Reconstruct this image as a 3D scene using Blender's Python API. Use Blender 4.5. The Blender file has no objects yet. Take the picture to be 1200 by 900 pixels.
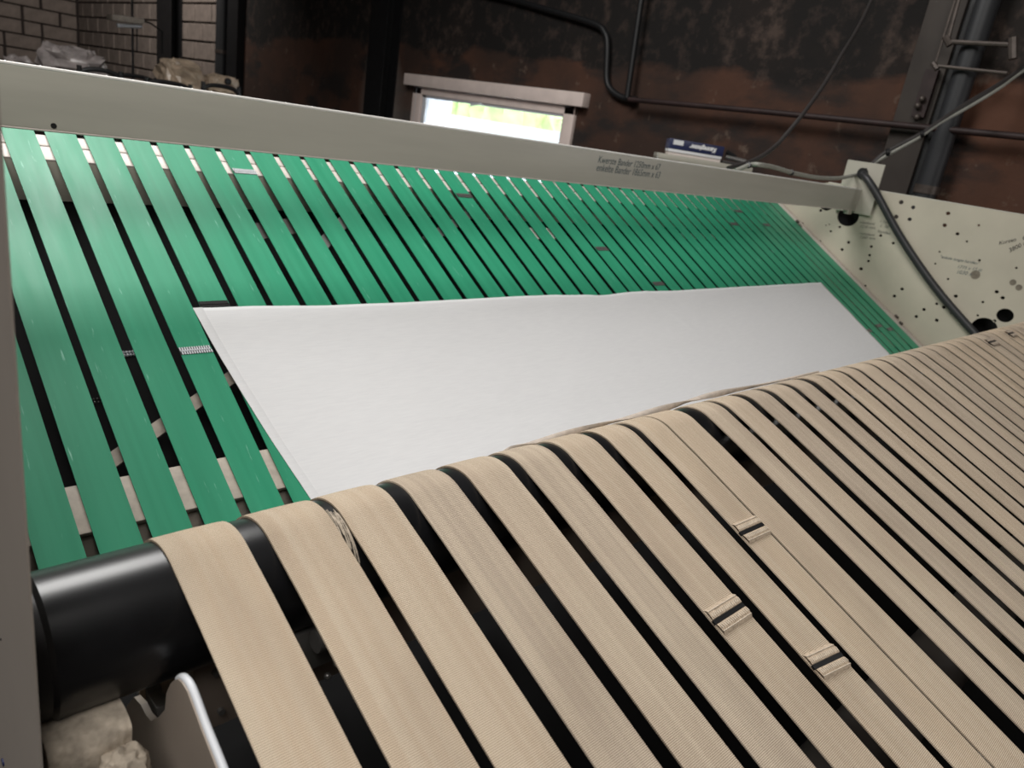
import bpy, bmesh, math, random
from math import sin, cos, pi, radians, sqrt, atan2
from mathutils import Vector, Matrix, noise
random.seed(7)
C = bpy.context.scene.collection
H = 1.8                                   # the lens is 1.8 m above the floor; all lengths below are in metres, z counted from the lens height

# ------------------------------------------------------------------ camera
F = 871.95
ROT = ((0.72004523, -0.11934615, 0.68358712), (-0.67693018, -0.33749925, 0.65410991), (0.15264453, -0.93372948, -0.32380374))
cam_d = bpy.data.cameras.new('camera'); cam = bpy.data.objects.new('camera', cam_d); C.objects.link(cam)
cam_d.sensor_width = 36.0; cam_d.lens = 36.0*F/1200; cam_d.clip_start = .01; cam_d.clip_end = 200
M3 = Matrix(ROT)
cam.matrix_world = Matrix.Translation((0, 0, H)) @ Matrix((M3.col[0], -M3.col[1], -M3.col[2])).transposed().to_4x4()
bpy.context.scene.camera = cam
cam_d.dof.use_dof = True; cam_d.dof.focus_distance = .9; cam_d.dof.aperture_fstop = 9

# ------------------------------------------------------------------ world, lights, exposure
sc = bpy.context.scene
sc.view_settings.view_transform = 'Standard'; sc.view_settings.look = 'None'
sc.view_settings.exposure = 0.38; sc.view_settings.gamma = 1.0; sc.view_settings.use_curve_mapping = False
w = bpy.data.worlds.new('world'); sc.world = w; w.use_nodes = True
w.node_tree.nodes['Background'].inputs[0].default_value = (.86, .93, 1, 1)
w.node_tree.nodes['Background'].inputs[1].default_value = 6

def area(name, loc, target, sx, sy, power, col=(1, 1, 1)):
    l = bpy.data.lights.new(name, 'AREA'); l.shape = 'RECTANGLE'; l.size = sx; l.size_y = sy; l.energy = power; l.color = col
    o = bpy.data.objects.new(name, l); C.objects.link(o); o.location = Vector(loc)+Vector((0, 0, H))
    o.rotation_euler = (Vector(target)-Vector(loc)).to_track_quat('-Z', 'Y').to_euler()
    return o
area('skylight_over_machine', (0.5, 3.0, 2.9), (0.5, 1.5, -.4), 2.2, 2.0, 145, (1, .985, .96))
area('fill_light_behind_operator', (-1.0, -.7, 2.6), (.5, 1.2, -.4), 2.0, 2.0, 75, (1, .97, .93))  # added soft fill from the operator side, no skylight there
area('beam_sheen_light_on_right', (4.1, -.55, .25), (1.5, 1.4, -.1), 1.3, .8, 8, (1, .99, .97))  # added light for a sheen on the crossbeam; the wall has no window there
area('skylight_far_end', (2.4, 10.0, 2.7), (3.6, 13, .3), 1.5, 1.5, 85, (1, .93, .86))

# ------------------------------------------------------------------ materials
def nt(name):
    m = bpy.data.materials.new(name); m.use_nodes = True
    return m, m.node_tree.nodes, m.node_tree.links, m.node_tree.nodes['Principled BSDF']
def mix(N, L, fac, a, b, mode='MIX'):
    n = N.new('ShaderNodeMix'); n.data_type = 'RGBA'; n.blend_type = mode
    for s, v in ((n.inputs[0], fac), (n.inputs[6], a), (n.inputs[7], b)):
        if hasattr(v, 'is_linked'): L.new(v, s)
        elif isinstance(v, (tuple, list)): s.default_value = (*v[:3], 1)
        else: s.default_value = v
    return n.outputs[2]
def ramp(N, L, v, p0, p1):
    r = N.new('ShaderNodeMapRange'); r.inputs[1].default_value = p0; r.inputs[2].default_value = p1; L.new(v, r.inputs[0]); return r.outputs[0]
def tex(N, L, scale, detail=4, coord='Object', stretch=(1, 1, 1), rough=.55):
    tc = N.new('ShaderNodeTexCoord'); mp = N.new('ShaderNodeMapping'); mp.inputs['Scale'].default_value = stretch
    L.new(tc.outputs[coord], mp.inputs[0]); n = N.new('ShaderNodeTexNoise'); n.inputs['Scale'].default_value = scale
    n.inputs['Detail'].default_value = detail; n.inputs['Roughness'].default_value = rough; L.new(mp.outputs[0], n.inputs['Vector'])
    return n.outputs[0]
def bump(N, L, B, h, strength, dist=.001):
    b = N.new('ShaderNodeBump'); b.inputs['Strength'].default_value = strength; b.inputs['Distance'].default_value = dist
    L.new(h, b.inputs['Height']); L.new(b.outputs[0], B.inputs['Normal']); return b
def plain(name, col, rough=.5, metal=0, var=.12, scale=14, bmp=.15, spec=.5, stretch=(1, 1, 1)):
    m, N, L, B = nt(name)
    n = tex(N, L, scale, 5, stretch=stretch)
    c = mix(N, L, ramp(N, L, n, .3, .7), tuple(x*(1-var) for x in col), tuple(min(1, x*(1+var)) for x in col))
    L.new(c, B.inputs['Base Color']); B.inputs['Roughness'].default_value = rough; B.inputs['Metallic'].default_value = metal
    B.inputs['Specular IOR Level'].default_value = spec
    if bmp: bump(N, L, B, n, bmp, .002)
    return m
def emis(name, col, s):
    m, N, L, B = nt(name); B.inputs['Emission Color'].default_value = (*col, 1); B.inputs['Emission Strength'].default_value = s
    B.inputs['Base Color'].default_value = (*col, 1); return m

def webbing():                                # woven feed belts: weave, ribs, stretched streaks, a tint per belt
    m, N, L, B = nt('woven_webbing')
    uv = N.new('ShaderNodeTexCoord').outputs['UV']
    def mp(s):
        k = N.new('ShaderNodeMapping'); k.inputs['Scale'].default_value = s; L.new(uv, k.inputs[0]); return k.outputs[0]
    inf = N.new('ShaderNodeObjectInfo').outputs['Random']
    def noi(s, sc_, d=3):
        n = N.new('ShaderNodeTexNoise'); n.noise_dimensions = '4D'; n.inputs['Scale'].default_value = sc_; n.inputs['Detail'].default_value = d
        L.new(mp(s), n.inputs['Vector']); mm = N.new('ShaderNodeMath'); mm.operation = 'MULTIPLY'; mm.inputs[1].default_value = 37; L.new(inf, mm.inputs[0]); L.new(mm.outputs[0], n.inputs['W']); return n.outputs[0]
    st = noi((110, 1.0, 1), 1.0, 3)
    bl = noi((12, 5, 1), 1.0, 4)
    base = mix(N, L, ramp(N, L, inf, 0, 1), (.69, .555, .415), (.575, .480, .385))
    c = mix(N, L, ramp(N, L, st, .42, .75), base, (.74, .63, .495))
    c = mix(N, L, ramp(N, L, bl, .48, .95), c, (.430, .345, .265))
    wa = N.new('ShaderNodeTexWave'); wa.bands_direction = 'Y'; wa.inputs['Scale'].default_value = 190; wa.inputs['Distortion'].default_value = .6; L.new(mp((1, 1, 1)), wa.inputs['Vector'])
    wb = N.new('ShaderNodeTexWave'); wb.bands_direction = 'X'; wb.inputs['Scale'].default_value = 260; wb.inputs['Distortion'].default_value = .5; L.new(mp((1, 1, 1)), wb.inputs['Vector'])
    ad = N.new('ShaderNodeMath'); ad.operation = 'ADD'; L.new(wa.outputs['Fac'], ad.inputs[0]); L.new(wb.outputs['Fac'], ad.inputs[1])
    c = mix(N, L, .12, c, mix(N, L, ramp(N, L, ad.outputs[0], .3, 1.6), (.35, .27, .2), (1, .95, .88)), 'MULTIPLY')
    c = mix(N, L, .85, c, mix(N, L, ramp(N, L, ad.outputs[0], .1, 1.3), (.36, .32, .27), (1, 1, 1)), 'MULTIPLY')
    L.new(c, B.inputs['Base Color']); B.inputs['Roughness'].default_value = .85; B.inputs['Specular IOR Level'].default_value = .25
    bump(N, L, B, ad.outputs[0], .55, .0006)
    return m
def greenbelt():
    m, N, L, B = nt('green_polymer_belt')
    uv = N.new('ShaderNodeTexCoord').outputs['UV']; inf = N.new('ShaderNodeObjectInfo').outputs['Random']
    def noi(s, d=3, k=53):
        q = N.new('ShaderNodeMapping'); q.inputs['Scale'].default_value = s; L.new(uv, q.inputs[0])
        n = N.new('ShaderNodeTexNoise'); n.noise_dimensions = '4D'; n.inputs['Scale'].default_value = 1; n.inputs['Detail'].default_value = d; L.new(q.outputs[0], n.inputs['Vector'])
        mm = N.new('ShaderNodeMath'); mm.operation = 'MULTIPLY'; mm.inputs[1].default_value = k; L.new(inf, mm.inputs[0]); L.new(mm.outputs[0], n.inputs['W']); return n.outputs[0]
    c = mix(N, L, ramp(N, L, noi((60, 3, 1)), .35, .7), (.030, .290, .158), (.040, .335, .188))
    c = mix(N, L, ramp(N, L, noi((150, 16, 1), 5, 91), .66, .75), c, (.28, .62, .48))
    L.new(c, B.inputs['Base Color']); B.inputs['Roughness'].default_value = .42
    L.new(ramp(N, L, noi((30, 5, 1)), -.7, 1.9), B.inputs['Roughness'])
    B.inputs['Specular IOR Level'].default_value = .36
    return m
def plaster():                                # sooty, rust-stained plaster wall
    m, N, L, B = nt('stained_plaster')
    a = tex(N, L, .9, 6); b = tex(N, L, 2.3, 8, stretch=(1, .6, 1.3)); d = tex(N, L, 7, 9, rough=.7); e = tex(N, L, .45, 3)
    c = mix(N, L, ramp(N, L, a, .42, .62), (.045, .024, .017), (.105, .044, .025))
    c = mix(N, L, ramp(N, L, b, .52, .62), c, (.024, .017, .015))
    c = mix(N, L, ramp(N, L, d, .60, .74), c, (.170, .120, .090))
    c = mix(N, L, ramp(N, L, e, .62, .72), c, (.22, .19, .17))
    ge = N.new('ShaderNodeTexCoord'); sp = N.new('ShaderNodeSeparateXYZ'); L.new(ge.outputs['Object'], sp.inputs[0])
    z0 = N.new('ShaderNodeMath'); z0.operation = 'ADD'; L.new(sp.outputs[2], z0.inputs[0])   # the old rust-brown dado under a sooty zone
    w1 = N.new('ShaderNodeMath'); w1.operation = 'MULTIPLY'; w1.inputs[1].default_value = .45; L.new(b, w1.inputs[0]); L.new(w1.outputs[0], z0.inputs[1])
    soot = mix(N, L, ramp(N, L, d, .50, .72), (.009, .0068, .006), (.062, .040, .032))
    soot = mix(N, L, ramp(N, L, a, .50, .66), soot, mix(N, L, ramp(N, L, d, .48, .62), (.022, .014, .011), (.10, .068, .054)))
    c = mix(N, L, ramp(N, L, z0.outputs[0], PLZ-.02, PLZ+.03), c, soot)
    L.new(c, B.inputs['Base Color']); B.inputs['Roughness'].default_value = .9
    bump(N, L, B, d, .5, .01); return m
PLZ = 0.0

WEB = webbing(); GREEN = greenbelt()
PAINT = plain('cream_machine_paint', (.470, .445, .375), .45, 0, .05, 6, .03)
PAINT2 = plain('cream_panel_paint', (.520, .478, .385), .5, 0, .08, 4, .03)
BEAMM = plain('cream_beam_paint', (.475, .460, .400), .38, 0, .06, 9, .05, stretch=(.3, 1, 3))
GREYP = plain('warm_grey_plate_paint', (.330, .290, .255), .6, 0, .07, 5, .03)
BLACKR = plain('black_roller_lacquer', (.008, .008, .009), .30, 0, .3, 30, .03, .6)
BLACK = plain('black_paint', (.010, .010, .011), .5, 0, .2, 12, .05)
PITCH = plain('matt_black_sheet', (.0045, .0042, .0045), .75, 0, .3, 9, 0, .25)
DARK = plain('dark_oily_steel', (.022, .020, .020), .45, .3, .35, 9, .1)
DBROWN = plain('dark_brown_steel', (.055, .045, .040), .5, .1, .3, 7, .1)
STEEL = plain('worn_steel', (.42, .41, .40), .35, .8, .2, 40, .1)
GALV = plain('grey_steel', (.27, .26, .25), .4, .6, .2, 15, .08)
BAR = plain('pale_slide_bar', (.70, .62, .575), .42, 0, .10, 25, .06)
TANBAR = plain('scuffed_tan_slide_bar', (.52, .455, .385), .6, 0, .16, 45, .12)
CLOTHM = None
RUBBER = plain('dark_grey_hose', (.028, .028, .030), .45, 0, .2, 30, .05)
GREYC = plain('pale_grey_cable', (.30, .30, .265), .5, 0, .1, 30, .02)
DCABLE = plain('dark_cable', (.036, .031, .030), .5, 0, .1, 30, .02)
FELT = plain('dusty_felt', (.42, .36, .29), .95, 0, .35, 70, 1.0, .2)
BLOCK = plain('limestone_block', (.20, .165, .145), .85, 0, .18, 9, .5)
MORTAR = plain('dark_mortar', (.030, .022, .020), .9, 0, .3, 20, .5)
FLOORM = plain('concrete_floor', (.10, .095, .09), .7, 0, .25, 3, .2)
CEIL = plain('dark_ceiling', (.06, .055, .05), .9, 0, .2, 3, .2)
WALLD = plain('dark_wall', (.07, .06, .055), .9, 0, .2, 3, .2)
WOODW = plain('painted_window_timber', (.90, .76, .70), .5, 0, .08, 8, .05)
WSTEEL = plain('white_window_profile', (.74, .76, .80), .4, 0, .04, 8, .02)
RUST = plain('rusty_pipe_paint', (.030, .015, .014), .6, .1, .35, 12, .2)
COLG = plain('grey_brown_column_paint', (.045, .035, .029), .7, 0, .2, 5, .1)
PIPEG = plain('grey_plastic_pipe', (.026, .027, .030), .5, 0, .15, 4, .05)
CONDT = plain('tarnished_conduit', (.10, .08, .07), .45, .4, .25, 18, .1)
NAVY = plain('navy_binder_cover', (.018, .024, .085), .4, 0, .15, 20, .03)
PAPER = plain('paper_edges', (.72, .64, .60), .8, 0, .12, 120, .2, stretch=(.02, 1, 6))
WHITE = plain('white_print', (.85, .85, .86), .6, 0, .03, 9, 0)
INK = plain('marker_ink', (.13, .16, .165), .7, 0, .2, 60, 0)
INKB = plain('black_marker_ink', (.012, .012, .014), .7, 0, .2, 60, 0)
INKF = plain('faded_marker_ink', (.155, .155, .135), .7, 0, .2, 60, 0)
TANP = plain('tan_wrapping_plastic', (.44, .34, .25), .3, 0, .35, 14, .9)
PLAST = plain('clear_wrapping_plastic', (.33, .29, .28), .25, 0, .4, 10, 1.0)
STITCH = plain('pale_stitching', (.62, .54, .44), .8, 0, .15, 200, .3)
DSTITCH = plain('worn_seam_fabric', (.33, .26, .20), .9, 0, .3, 150, .6)
ROPE = plain('grey_beige_twisted_tape', (.50, .43, .37), .8, 0, .14, 90, .3)
def cloth_mat():
    m, N, L, B = nt('white_cotton')
    a = tex(N, L, 26, 5, stretch=(1, 14, 14)); f = tex(N, L, 900, 2)
    c = mix(N, L, ramp(N, L, a, .3, .7), (.81, .81, .825), (.86, .86, .87))
    L.new(c, B.inputs['Base Color']); B.inputs['Roughness'].default_value = .9; B.inputs['Specular IOR Level'].default_value = .15
    ad = N.new('ShaderNodeMath'); ad.operation = 'ADD'; L.new(a, ad.inputs[0]); L.new(f, ad.inputs[1]); bump(N, L, B, ad.outputs[0], .12, .001); return m
CLOTHM = cloth_mat()

# ------------------------------------------------------------------ builders
def place(name, me, parent=None, m=None):
    o = bpy.data.objects.new(name, me); C.objects.link(o)
    if m: me.materials.append(m)
    if parent: o.parent = parent
    return o
def mk(name, verts, faces, m, parent=None, smooth=False, uvs=None):
    me = bpy.data.meshes.new(name); me.from_pydata([(v[0], v[1], v[2]+H) for v in verts], [], faces); me.validate()
    bm = bmesh.new(); bm.from_mesh(me); bmesh.ops.recalc_face_normals(bm, faces=bm.faces)
    if uvs:
        ul = bm.loops.layers.uv.new('uv'); bm.verts.ensure_lookup_table()
        for f in bm.faces:
            for l in f.loops: l[ul].uv = uvs[l.vert.index]
    bm.to_mesh(me); bm.free()
    if smooth: me.shade_smooth() if hasattr(me, 'shade_smooth') else None
    return place(name, me, parent, m)
class G:                                      # collects shapes that make ONE mesh
    def __init__(s): s.v = []; s.f = []
    def add(s, v, f): n = len(s.v); s.v += [tuple(x) for x in v]; s.f += [tuple(i+n for i in q) for q in f]; return s
    def box(s, a, b):
        x0, y0, z0 = a; x1, y1, z1 = b
        return s.add([(x0,y0,z0),(x1,y0,z0),(x1,y1,z0),(x0,y1,z0),(x0,y0,z1),(x1,y0,z1),(x1,y1,z1),(x0,y1,z1)], [(0,3,2,1),(4,5,6,7),(0,1,5,4),(1,2,6,5),(2,3,7,6),(3,0,4,7)])
    def obox(s, c, ax, ay, az):               # centre and three half-axis vectors
        c, ax, ay, az = map(Vector, (c, ax, ay, az)); v = [c+i*ax+j*ay+k*az for k in (-1, 1) for i, j in ((-1,-1),(1,-1),(1,1),(-1,1))]
        return s.add(v, [(0,3,2,1),(4,5,6,7),(0,1,5,4),(1,2,6,5),(2,3,7,6),(3,0,4,7)])
    def bar(s, a, b, w, h, up=(0, 0, 1)):
        a, b, up = Vector(a), Vector(b), Vector(up); d = (b-a); L_ = d.length/2; d.normalize(); x = d.cross(up).normalized(); u = x.cross(d)
        return s.obox((a+b)/2, d*L_, x*w/2, u*h/2)
    def tube(s, pts, r, n=12, cap=True):
        pts = [Vector(p) for p in pts]; k = len(pts); rr = r if isinstance(r, (list, tuple)) else [r]*k
        prev = None; vs = []
        for i, p in enumerate(pts):
            t = (pts[min(i+1, k-1)]-pts[max(i-1, 0)]).normalized()
            x = (prev - t*prev.dot(t)) if prev is not None else t.orthogonal()
            x.normalize(); prev = x; y = t.cross(x)
            vs += [p+(x*cos(2*pi*j/n)+y*sin(2*pi*j/n))*rr[i] for j in range(n)]
        fs = [(i*n+j, i*n+(j+1) % n, (i+1)*n+(j+1) % n, (i+1)*n+j) for i in range(k-1) for j in range(n)]
        if cap: fs += [tuple(range(n))[::-1], tuple(range((k-1)*n, k*n))]
        return s.add(vs, fs)
    def prism(s, poly, d):                    # poly: list of 3d points, pushed by vector d
        n = len(poly); d = Vector(d); v = [Vector(p) for p in poly]+[Vector(p)+d for p in poly]
        return s.add(v, [tuple(range(n))[::-1], tuple(range(n, 2*n))]+[(i, (i+1) % n, n+(i+1) % n, n+i) for i in range(n)])
    def ball(s, c, r, n=10, m_=7, sq=(1, 1, 1), jit=0):
        c = Vector(c); v = []
        for i in range(m_+1):
            for j in range(n):
                a = pi*i/m_; b = 2*pi*j/n; q = Vector((sin(a)*cos(b)*sq[0], sin(a)*sin(b)*sq[1], cos(a)*sq[2]))
                if jit: q *= 1+jit*noise.noise(q*3+c*7)
                v.append(c+q*r)
        return s.add(v, [(i*n+j, i*n+(j+1) % n, (i+1)*n+(j+1) % n, (i+1)*n+j) for i in range(m_) for j in range(n)])
    def build(s, name, m, parent=None, smooth=False, bevel=0, segs=2):
        o = mk(name, s.v, s.f, m, parent)
        bm = bmesh.new(); bm.from_mesh(o.data); bmesh.ops.remove_doubles(bm, verts=bm.verts, dist=1e-7)
        if bevel: bmesh.ops.bevel(bm, geom=[e for e in bm.edges if len(e.link_faces) == 2 and e.calc_face_angle(0) > .6], offset=bevel, segments=segs, profile=.6, affect='EDGES')
        bmesh.ops.recalc_face_normals(bm, faces=bm.faces)
        bm.to_mesh(o.data); bm.free()
        if smooth or bevel:
            for p in o.data.polygons: p.use_smooth = True
            try: o.data.set_sharp_from_angle(angle=radians(38))
            except Exception: pass
        return o
def empty(name, label, cat, group=None, parent=None):
    o = bpy.data.objects.new(name, None); C.objects.link(o); o.empty_display_size = .1; tag(o, label, cat, group); return o
def tag(o, label, cat, group=None):
    o['label'] = label; o['category'] = cat
    if group: o['group'] = group
    return o
def struct(o): o['kind'] = 'structure'; return o
def spline(pts, n=8):                         # Catmull-Rom
    P = [Vector(p) for p in pts]; P = [P[0]*2-P[1]]+P+[P[-1]*2-P[-2]]; out = []
    for i in range(1, len(P)-2):
        for k in range(n):
            t = k/n; a, b, c, d = P[i-1:i+3]
            out.append(.5*((2*b)+(c-a)*t+(2*a-5*b+4*c-d)*t*t+(3*b-a-3*c+d)*t**3))
    return out+[P[-2]]
def ray(px, py):
    v = ((px-600)/F, (py-450)/F, 1); return Vector([sum(ROT[i][j]*v[j] for j in range(3)) for i in range(3)])
def onX(px, py, X): d = ray(px, py); return d*(X/d[0])
def onY(px, py, Y): d = ray(px, py); return d*(Y/d[1])

# ------------------------------------------------------------------ the hall
XW = 4.2; YB = 15.8; ZC = 3.2; XL = -3.0; YF = -4.0
struct(G().box((XL-.1, YF-.1, -H-.1), (XW+.3, YB+.3, -H)).build('floor', FLOORM))
struct(G().box((XL-.1, YF-.1, ZC), (XW+.3, YB+.3, ZC+.1)).build('ceiling', CEIL))
struct(G().box((XL-.1, YF-.1, -H), (XL, YB+.3, ZC)).build('wall_left', WALLD))
struct(G().box((XL, YF-.1, -H), (XW+.3, YF, ZC)).build('wall_front', WALLD))
WY0, WY1, WZ0, WZ1 = 3.90, 5.62, -.62, .165   # window opening in the right-hand wall
PLZ = 2.52
PLASTER = plaster()
g = G(); g.box((XW, YF, -H), (XW+.3, WY0, ZC)); g.box((XW, WY1, -H), (XW+.3, 9.62, ZC)); g.box((XW, WY0, WZ1), (XW+.3, WY1, ZC)); g.box((XW, WY0, -H), (XW+.3, WY1, WZ0))
struct(g.build('wall_right', PLASTER))
wt = struct(G().box((XW+.05, 9.62, -H), (XW+.3, YB+.3, ZC)).build('wall_rear_right', MORTAR))
wb = struct(G().box((XL, YB+.05, -H), (XW+.05, YB+.3, ZC)).build('wall_back', MORTAR))
# limestone blocks, each a part of its wall
def block_mesh(a, b, seed):
    rs = random.Random(seed); bm = bmesh.new(); bmesh.ops.create_cube(bm, size=1)
    for v in bm.verts: v.co = Vector((v.co.x*a, v.co.y*.09, v.co.z*b)) + Vector((rs.uniform(-.004, .004), rs.uniform(-.004, .004), rs.uniform(-.003, .003)))
    bmesh.ops.bevel(bm, geom=bm.edges[:], offset=.008, segments=1, affect='EDGES')
    me = bpy.data.meshes.new('block'); bm.to_mesh(me); bm.free(); me.materials.append(BLOCK); return me
BH = .2245; long_ = [block_mesh(.535-.022, BH-.022, i) for i in range(3)]; half_ = [block_mesh(.26-.02, BH-.022, 9+i) for i in range(2)]
def blk(wall, me, c, rot):
    o = bpy.data.objects.new('block', me); C.objects.link(o); o.parent = wall; o.location = (c[0], c[1], c[2]+H); o.rotation_euler = (0, 0, rot); o['_inst'] = 1
z_j = .403                                    # a bed joint measured on both walls
for r in range(-3, 3):
    zc = z_j+BH*(r+.5); y = YB-.0; i = 0
    off = (.535/2) if r % 2 else 0
    y = YB-off
    if off: blk(wt, half_[r % 2], (XW+.045, YB-.13, zc), pi/2)
    while y-.535 > 9.62-.01:
        blk(wt, long_[(i+r) % 3], (XW+.045, y-.2675, zc), pi/2); y -= .535; i += 1
    if y-9.62 > .2: blk(wt, half_[0], (XW+.045, y-.13, zc), pi/2)
    x = XW-.0-(.3 if r % 2 else .56); i = 0
    pat = [.56, .56, .26] if r % 2 else [.26, .56, .56, .56]
    x = XW-.01; k = r
    while x > 2.2:
        wd = .275 if (k % 4 == 0) else .557; k += 1
        blk(wb, (half_ if wd < .3 else long_)[i % 2], (x-wd/2, YB+.045, zc), 0); x -= wd; i += 1

# window
wn = bpy.data.objects.new('window_1', None); C.objects.link(wn); struct(wn)
g = G()
fy0, fy1 = 3.81, 5.755
for (a, b) in (((fy0, -.70), (fy0+.105, .225)), ((fy1-.125, -.70), (fy1, .225)), ((fy0, .135), (fy1, .225)), ((fy0, -.70), (fy1, -.6))):
    g.box((XW-.035, a[0], a[1]), (XW-.002, b[0], b[1]))
g.build('frame', WOODW, wn, bevel=.006)
G().box((XW-.075, 3.715, .198), (XW, 5.855, .292)).build('head_board', WOODW, wn, bevel=.006)
G().tube([(XW-.03, fy0+.05, .19), (XW-.03, fy1-.05, .19)], .006, 8).tube([(XW-.03, fy1-.05, .19), (XW-.03, fy1-.05, -.6)], .006, 8).build('bead', WSTEEL, wn, True)
g = G()
sy0, sy1, sz0, sz1 = WY0+.0, WY1-.0, -.60, .145
for (a, b) in (((sy0, sz0), (sy0+.03, sz1)), ((sy1-.05, sz0), (sy1, sz1)), ((sy0, sz1-.03), (sy1, sz1)), ((sy0, sz0), (sy1, sz0+.04))):
    g.box((XW-.022, a[0], a[1]), (XW+.02, b[0], b[1]))
g.build('sash', WSTEEL, wn, bevel=.004)
mg, N, L, B = nt('window_glass'); B.inputs['Transmission Weight'].default_value = 1; B.inputs['Roughness'].default_value = 0; B.inputs['IOR'].default_value = 1.02
G().box((XW+.005, sy0+.02, sz0+.02), (XW+.011, sy1-.03, sz1-.02)).build('pane', mg, wn)
g = G(); g.box((XW+.022, WY0, WZ0), (XW+.3, WY0+.01, WZ1)); g.box((XW+.022, WY1-.01, WZ0), (XW+.3, WY1, WZ1)); g.box((XW+.022, WY0, WZ1-.01), (XW+.3, WY1, WZ1)); g.box((XW+.022, WY0, WZ0), (XW+.3, WY1, WZ0+.01)); g.build('reveal_lining', WSTEEL, wn)
hy = 4.83
g = G(); g.obox((XW+.015, hy, .128), (.012, 0, 0), (0, .035, 0), (0, 0, .012)); g.tube([(XW+.0, hy, .13), (XW-.03, hy, .13), (XW-.035, hy+.02, .125), (XW-.035, hy+.12, .105)], .008, 8)
g.build('handle', WSTEEL, wn, True)
# outside: pale render wall, hedge above it, ground
OUTW = plain('sunlit_white_render', (.80, .86, .86), .9, 0, .03, 3, 0); LEAF = plain('pale_sunlit_hedge', (.50, .66, .28), .9, 0, .25, 5, .4)
g = G().box((7.4, 1, -1.8), (7.6, 16, .02)); tag(g.build('garden_wall', OUTW), 'bright white garden wall seen through the window below the hedge', 'wall')
g = G()
for i in range(56): g.ball((8.5+random.uniform(-.2, .2), 2+i*.25, .1+random.uniform(-.1, .12)), .34, 8, 6, jit=.5)
tag(g.build('hedge', LEAF, smooth=True), 'pale green sunlit hedge seen through the window', 'hedge')
struct(G().box((XW+.3, -2, -1.9), (14, 20, -1.8)).build('ground', OUTW))

# steel posts, pipes and conduits on the right-hand wall
def yz(px, py, X=XW): p = onX(px, py, X); return p.y, p.z
def vbox(name, y0, y1, depth, m, label, cat, parent=None):
    o = G().box((XW-depth, min(y0, y1), -H), (XW-.002, max(y0, y1), ZC)).build(name, m, parent, bevel=.004)
    if not parent: tag(o, label, cat)
    return o
def ibeam(name, yc, wf, dp, m, m2, label):
    t = empty(name, label, 'column')
    G().box((XW-dp, yc-wf/2, -H), (XW-dp+.014, yc+wf/2, ZC)).build('flange', m, t)
    G().box((XW-.016, yc-wf/2, -H), (XW-.002, yc+wf/2, ZC)).build('flange', m, t)
    G().box((XW-dp+.014, yc-.006, -H), (XW-.016, yc+.006, ZC)).build('web', m2, t)
    return t
ibeam('steel_column', 6.20, .26, .16, BLACK, BLACK, 'black steel column on the stained wall left of the window')
ibeam('steel_column', 11.35, .50, .16, BLACK, BLACK, 'black steel column in front of the pale block wall')
# grey-brown wide column with a black side strip
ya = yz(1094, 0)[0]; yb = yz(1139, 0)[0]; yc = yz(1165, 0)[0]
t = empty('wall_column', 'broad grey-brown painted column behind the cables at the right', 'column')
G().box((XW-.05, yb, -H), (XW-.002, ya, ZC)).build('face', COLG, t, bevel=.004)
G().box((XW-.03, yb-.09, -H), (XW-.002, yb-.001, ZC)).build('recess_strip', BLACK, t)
def wallpipe(name, y, r, m, label, z0=-H, z1=ZC, off=None, coll=(), cat='pipe'):
    x = XW-(off or r+.02); t = empty(name, label, cat)
    G().tube([(x, y, z0), (x, y, z1)], r, 20).build('tube', m, t, True)
    for z in coll: G().tube([(x, y, z-.02), (x, y, z+.02)], r+.006, 20).build('pipe_clamp', CONDT, t, True)
    return t
yp = (yz(1154, 0)[0]+yz(1176, 0)[0])/2
wallpipe('drain_pipe', yp, .052, PIPEG, 'thick grey vertical drain pipe right of the broad column', coll=(.02,))
wallpipe('drain_pipe', 9.62, .075, PIPEG, 'grey vertical drain pipe where the block wall meets the dark wall', coll=(.30,))
G().box((XW-.09, 9.22, -H), (XW-.002, 9.50, ZC)).build('trim_1', BLACK)['kind'] = 'structure'
def wtube(name, pts, r, m, label, cat='pipe', n=10, smooth=False, lift=None):
    P = [Vector((XW-(lift if lift is not None else r+.015), *yz(*p))) for p in pts]
    if smooth: P = spline(P, 6)
    return tag(G().tube(P, r, n).build(name, m, None, True), label, cat)
wtube('wall_pipe', [(748, 119), (900, 133), (1000, 143), (1100, 153), (1330, 175)], .0165, RUST, 'rust-brown pipe running level along the dark wall', lift=.10)
wtube('conduit_pipe', [(560, -9), (600, 0), (650, 14), (700, 29), (713, 40), (716, 55), (715, 92), (720, 106), (733, 115), (750, 118)], .0215, BLACK, 'black conduit bending down in an S right of the window', smooth=True)
wtube('conduit_pipe', [(765, -20), (760, 10), (744, 117)], .019, BLACK, 'straight black vertical conduit joining the rust-brown pipe', lift=.085)
t = empty('cable_bracket', 'thin steel conduit frame with two level rods beside the column', 'bracket')
def wl(pts, r, m, nm, lift): G().tube([Vector((XW-lift, *yz(*p))) for p in pts], r, 8).build(nm, m, t, True)
wl([(1136, -10), (1107, 82)], .006, CONDT, 'upright', .145); wl([(1140, -10), (1122, 55)], .010, CONDT, 'upright', .15)
wl([(1122, 56), (1196, 60)], .011, CONDT, 'rod', .15); wl([(1107, 83), (1190, 92)], .008, CONDT, 'rod', .145)
wl([(1105, 80), (1110, 87)], .014, CONDT, 'joint', .145); wl([(1120, 50), (1125, 60)], .016, CONDT, 'joint', .15); wl([(1197, 52), (1197, 76)], .020, CONDT, 'junction_box', .15)
t = empty('pipe_bracket', 'small rusty bracket with two bolts on the broad column', 'bracket')
g = G(); p = Vector((XW-.065, *yz(1090, 112))); g.obox(p, (.015, 0, 0), (0, .03, 0), (0, 0, .11)); g.build('plate', RUST, t)
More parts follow.
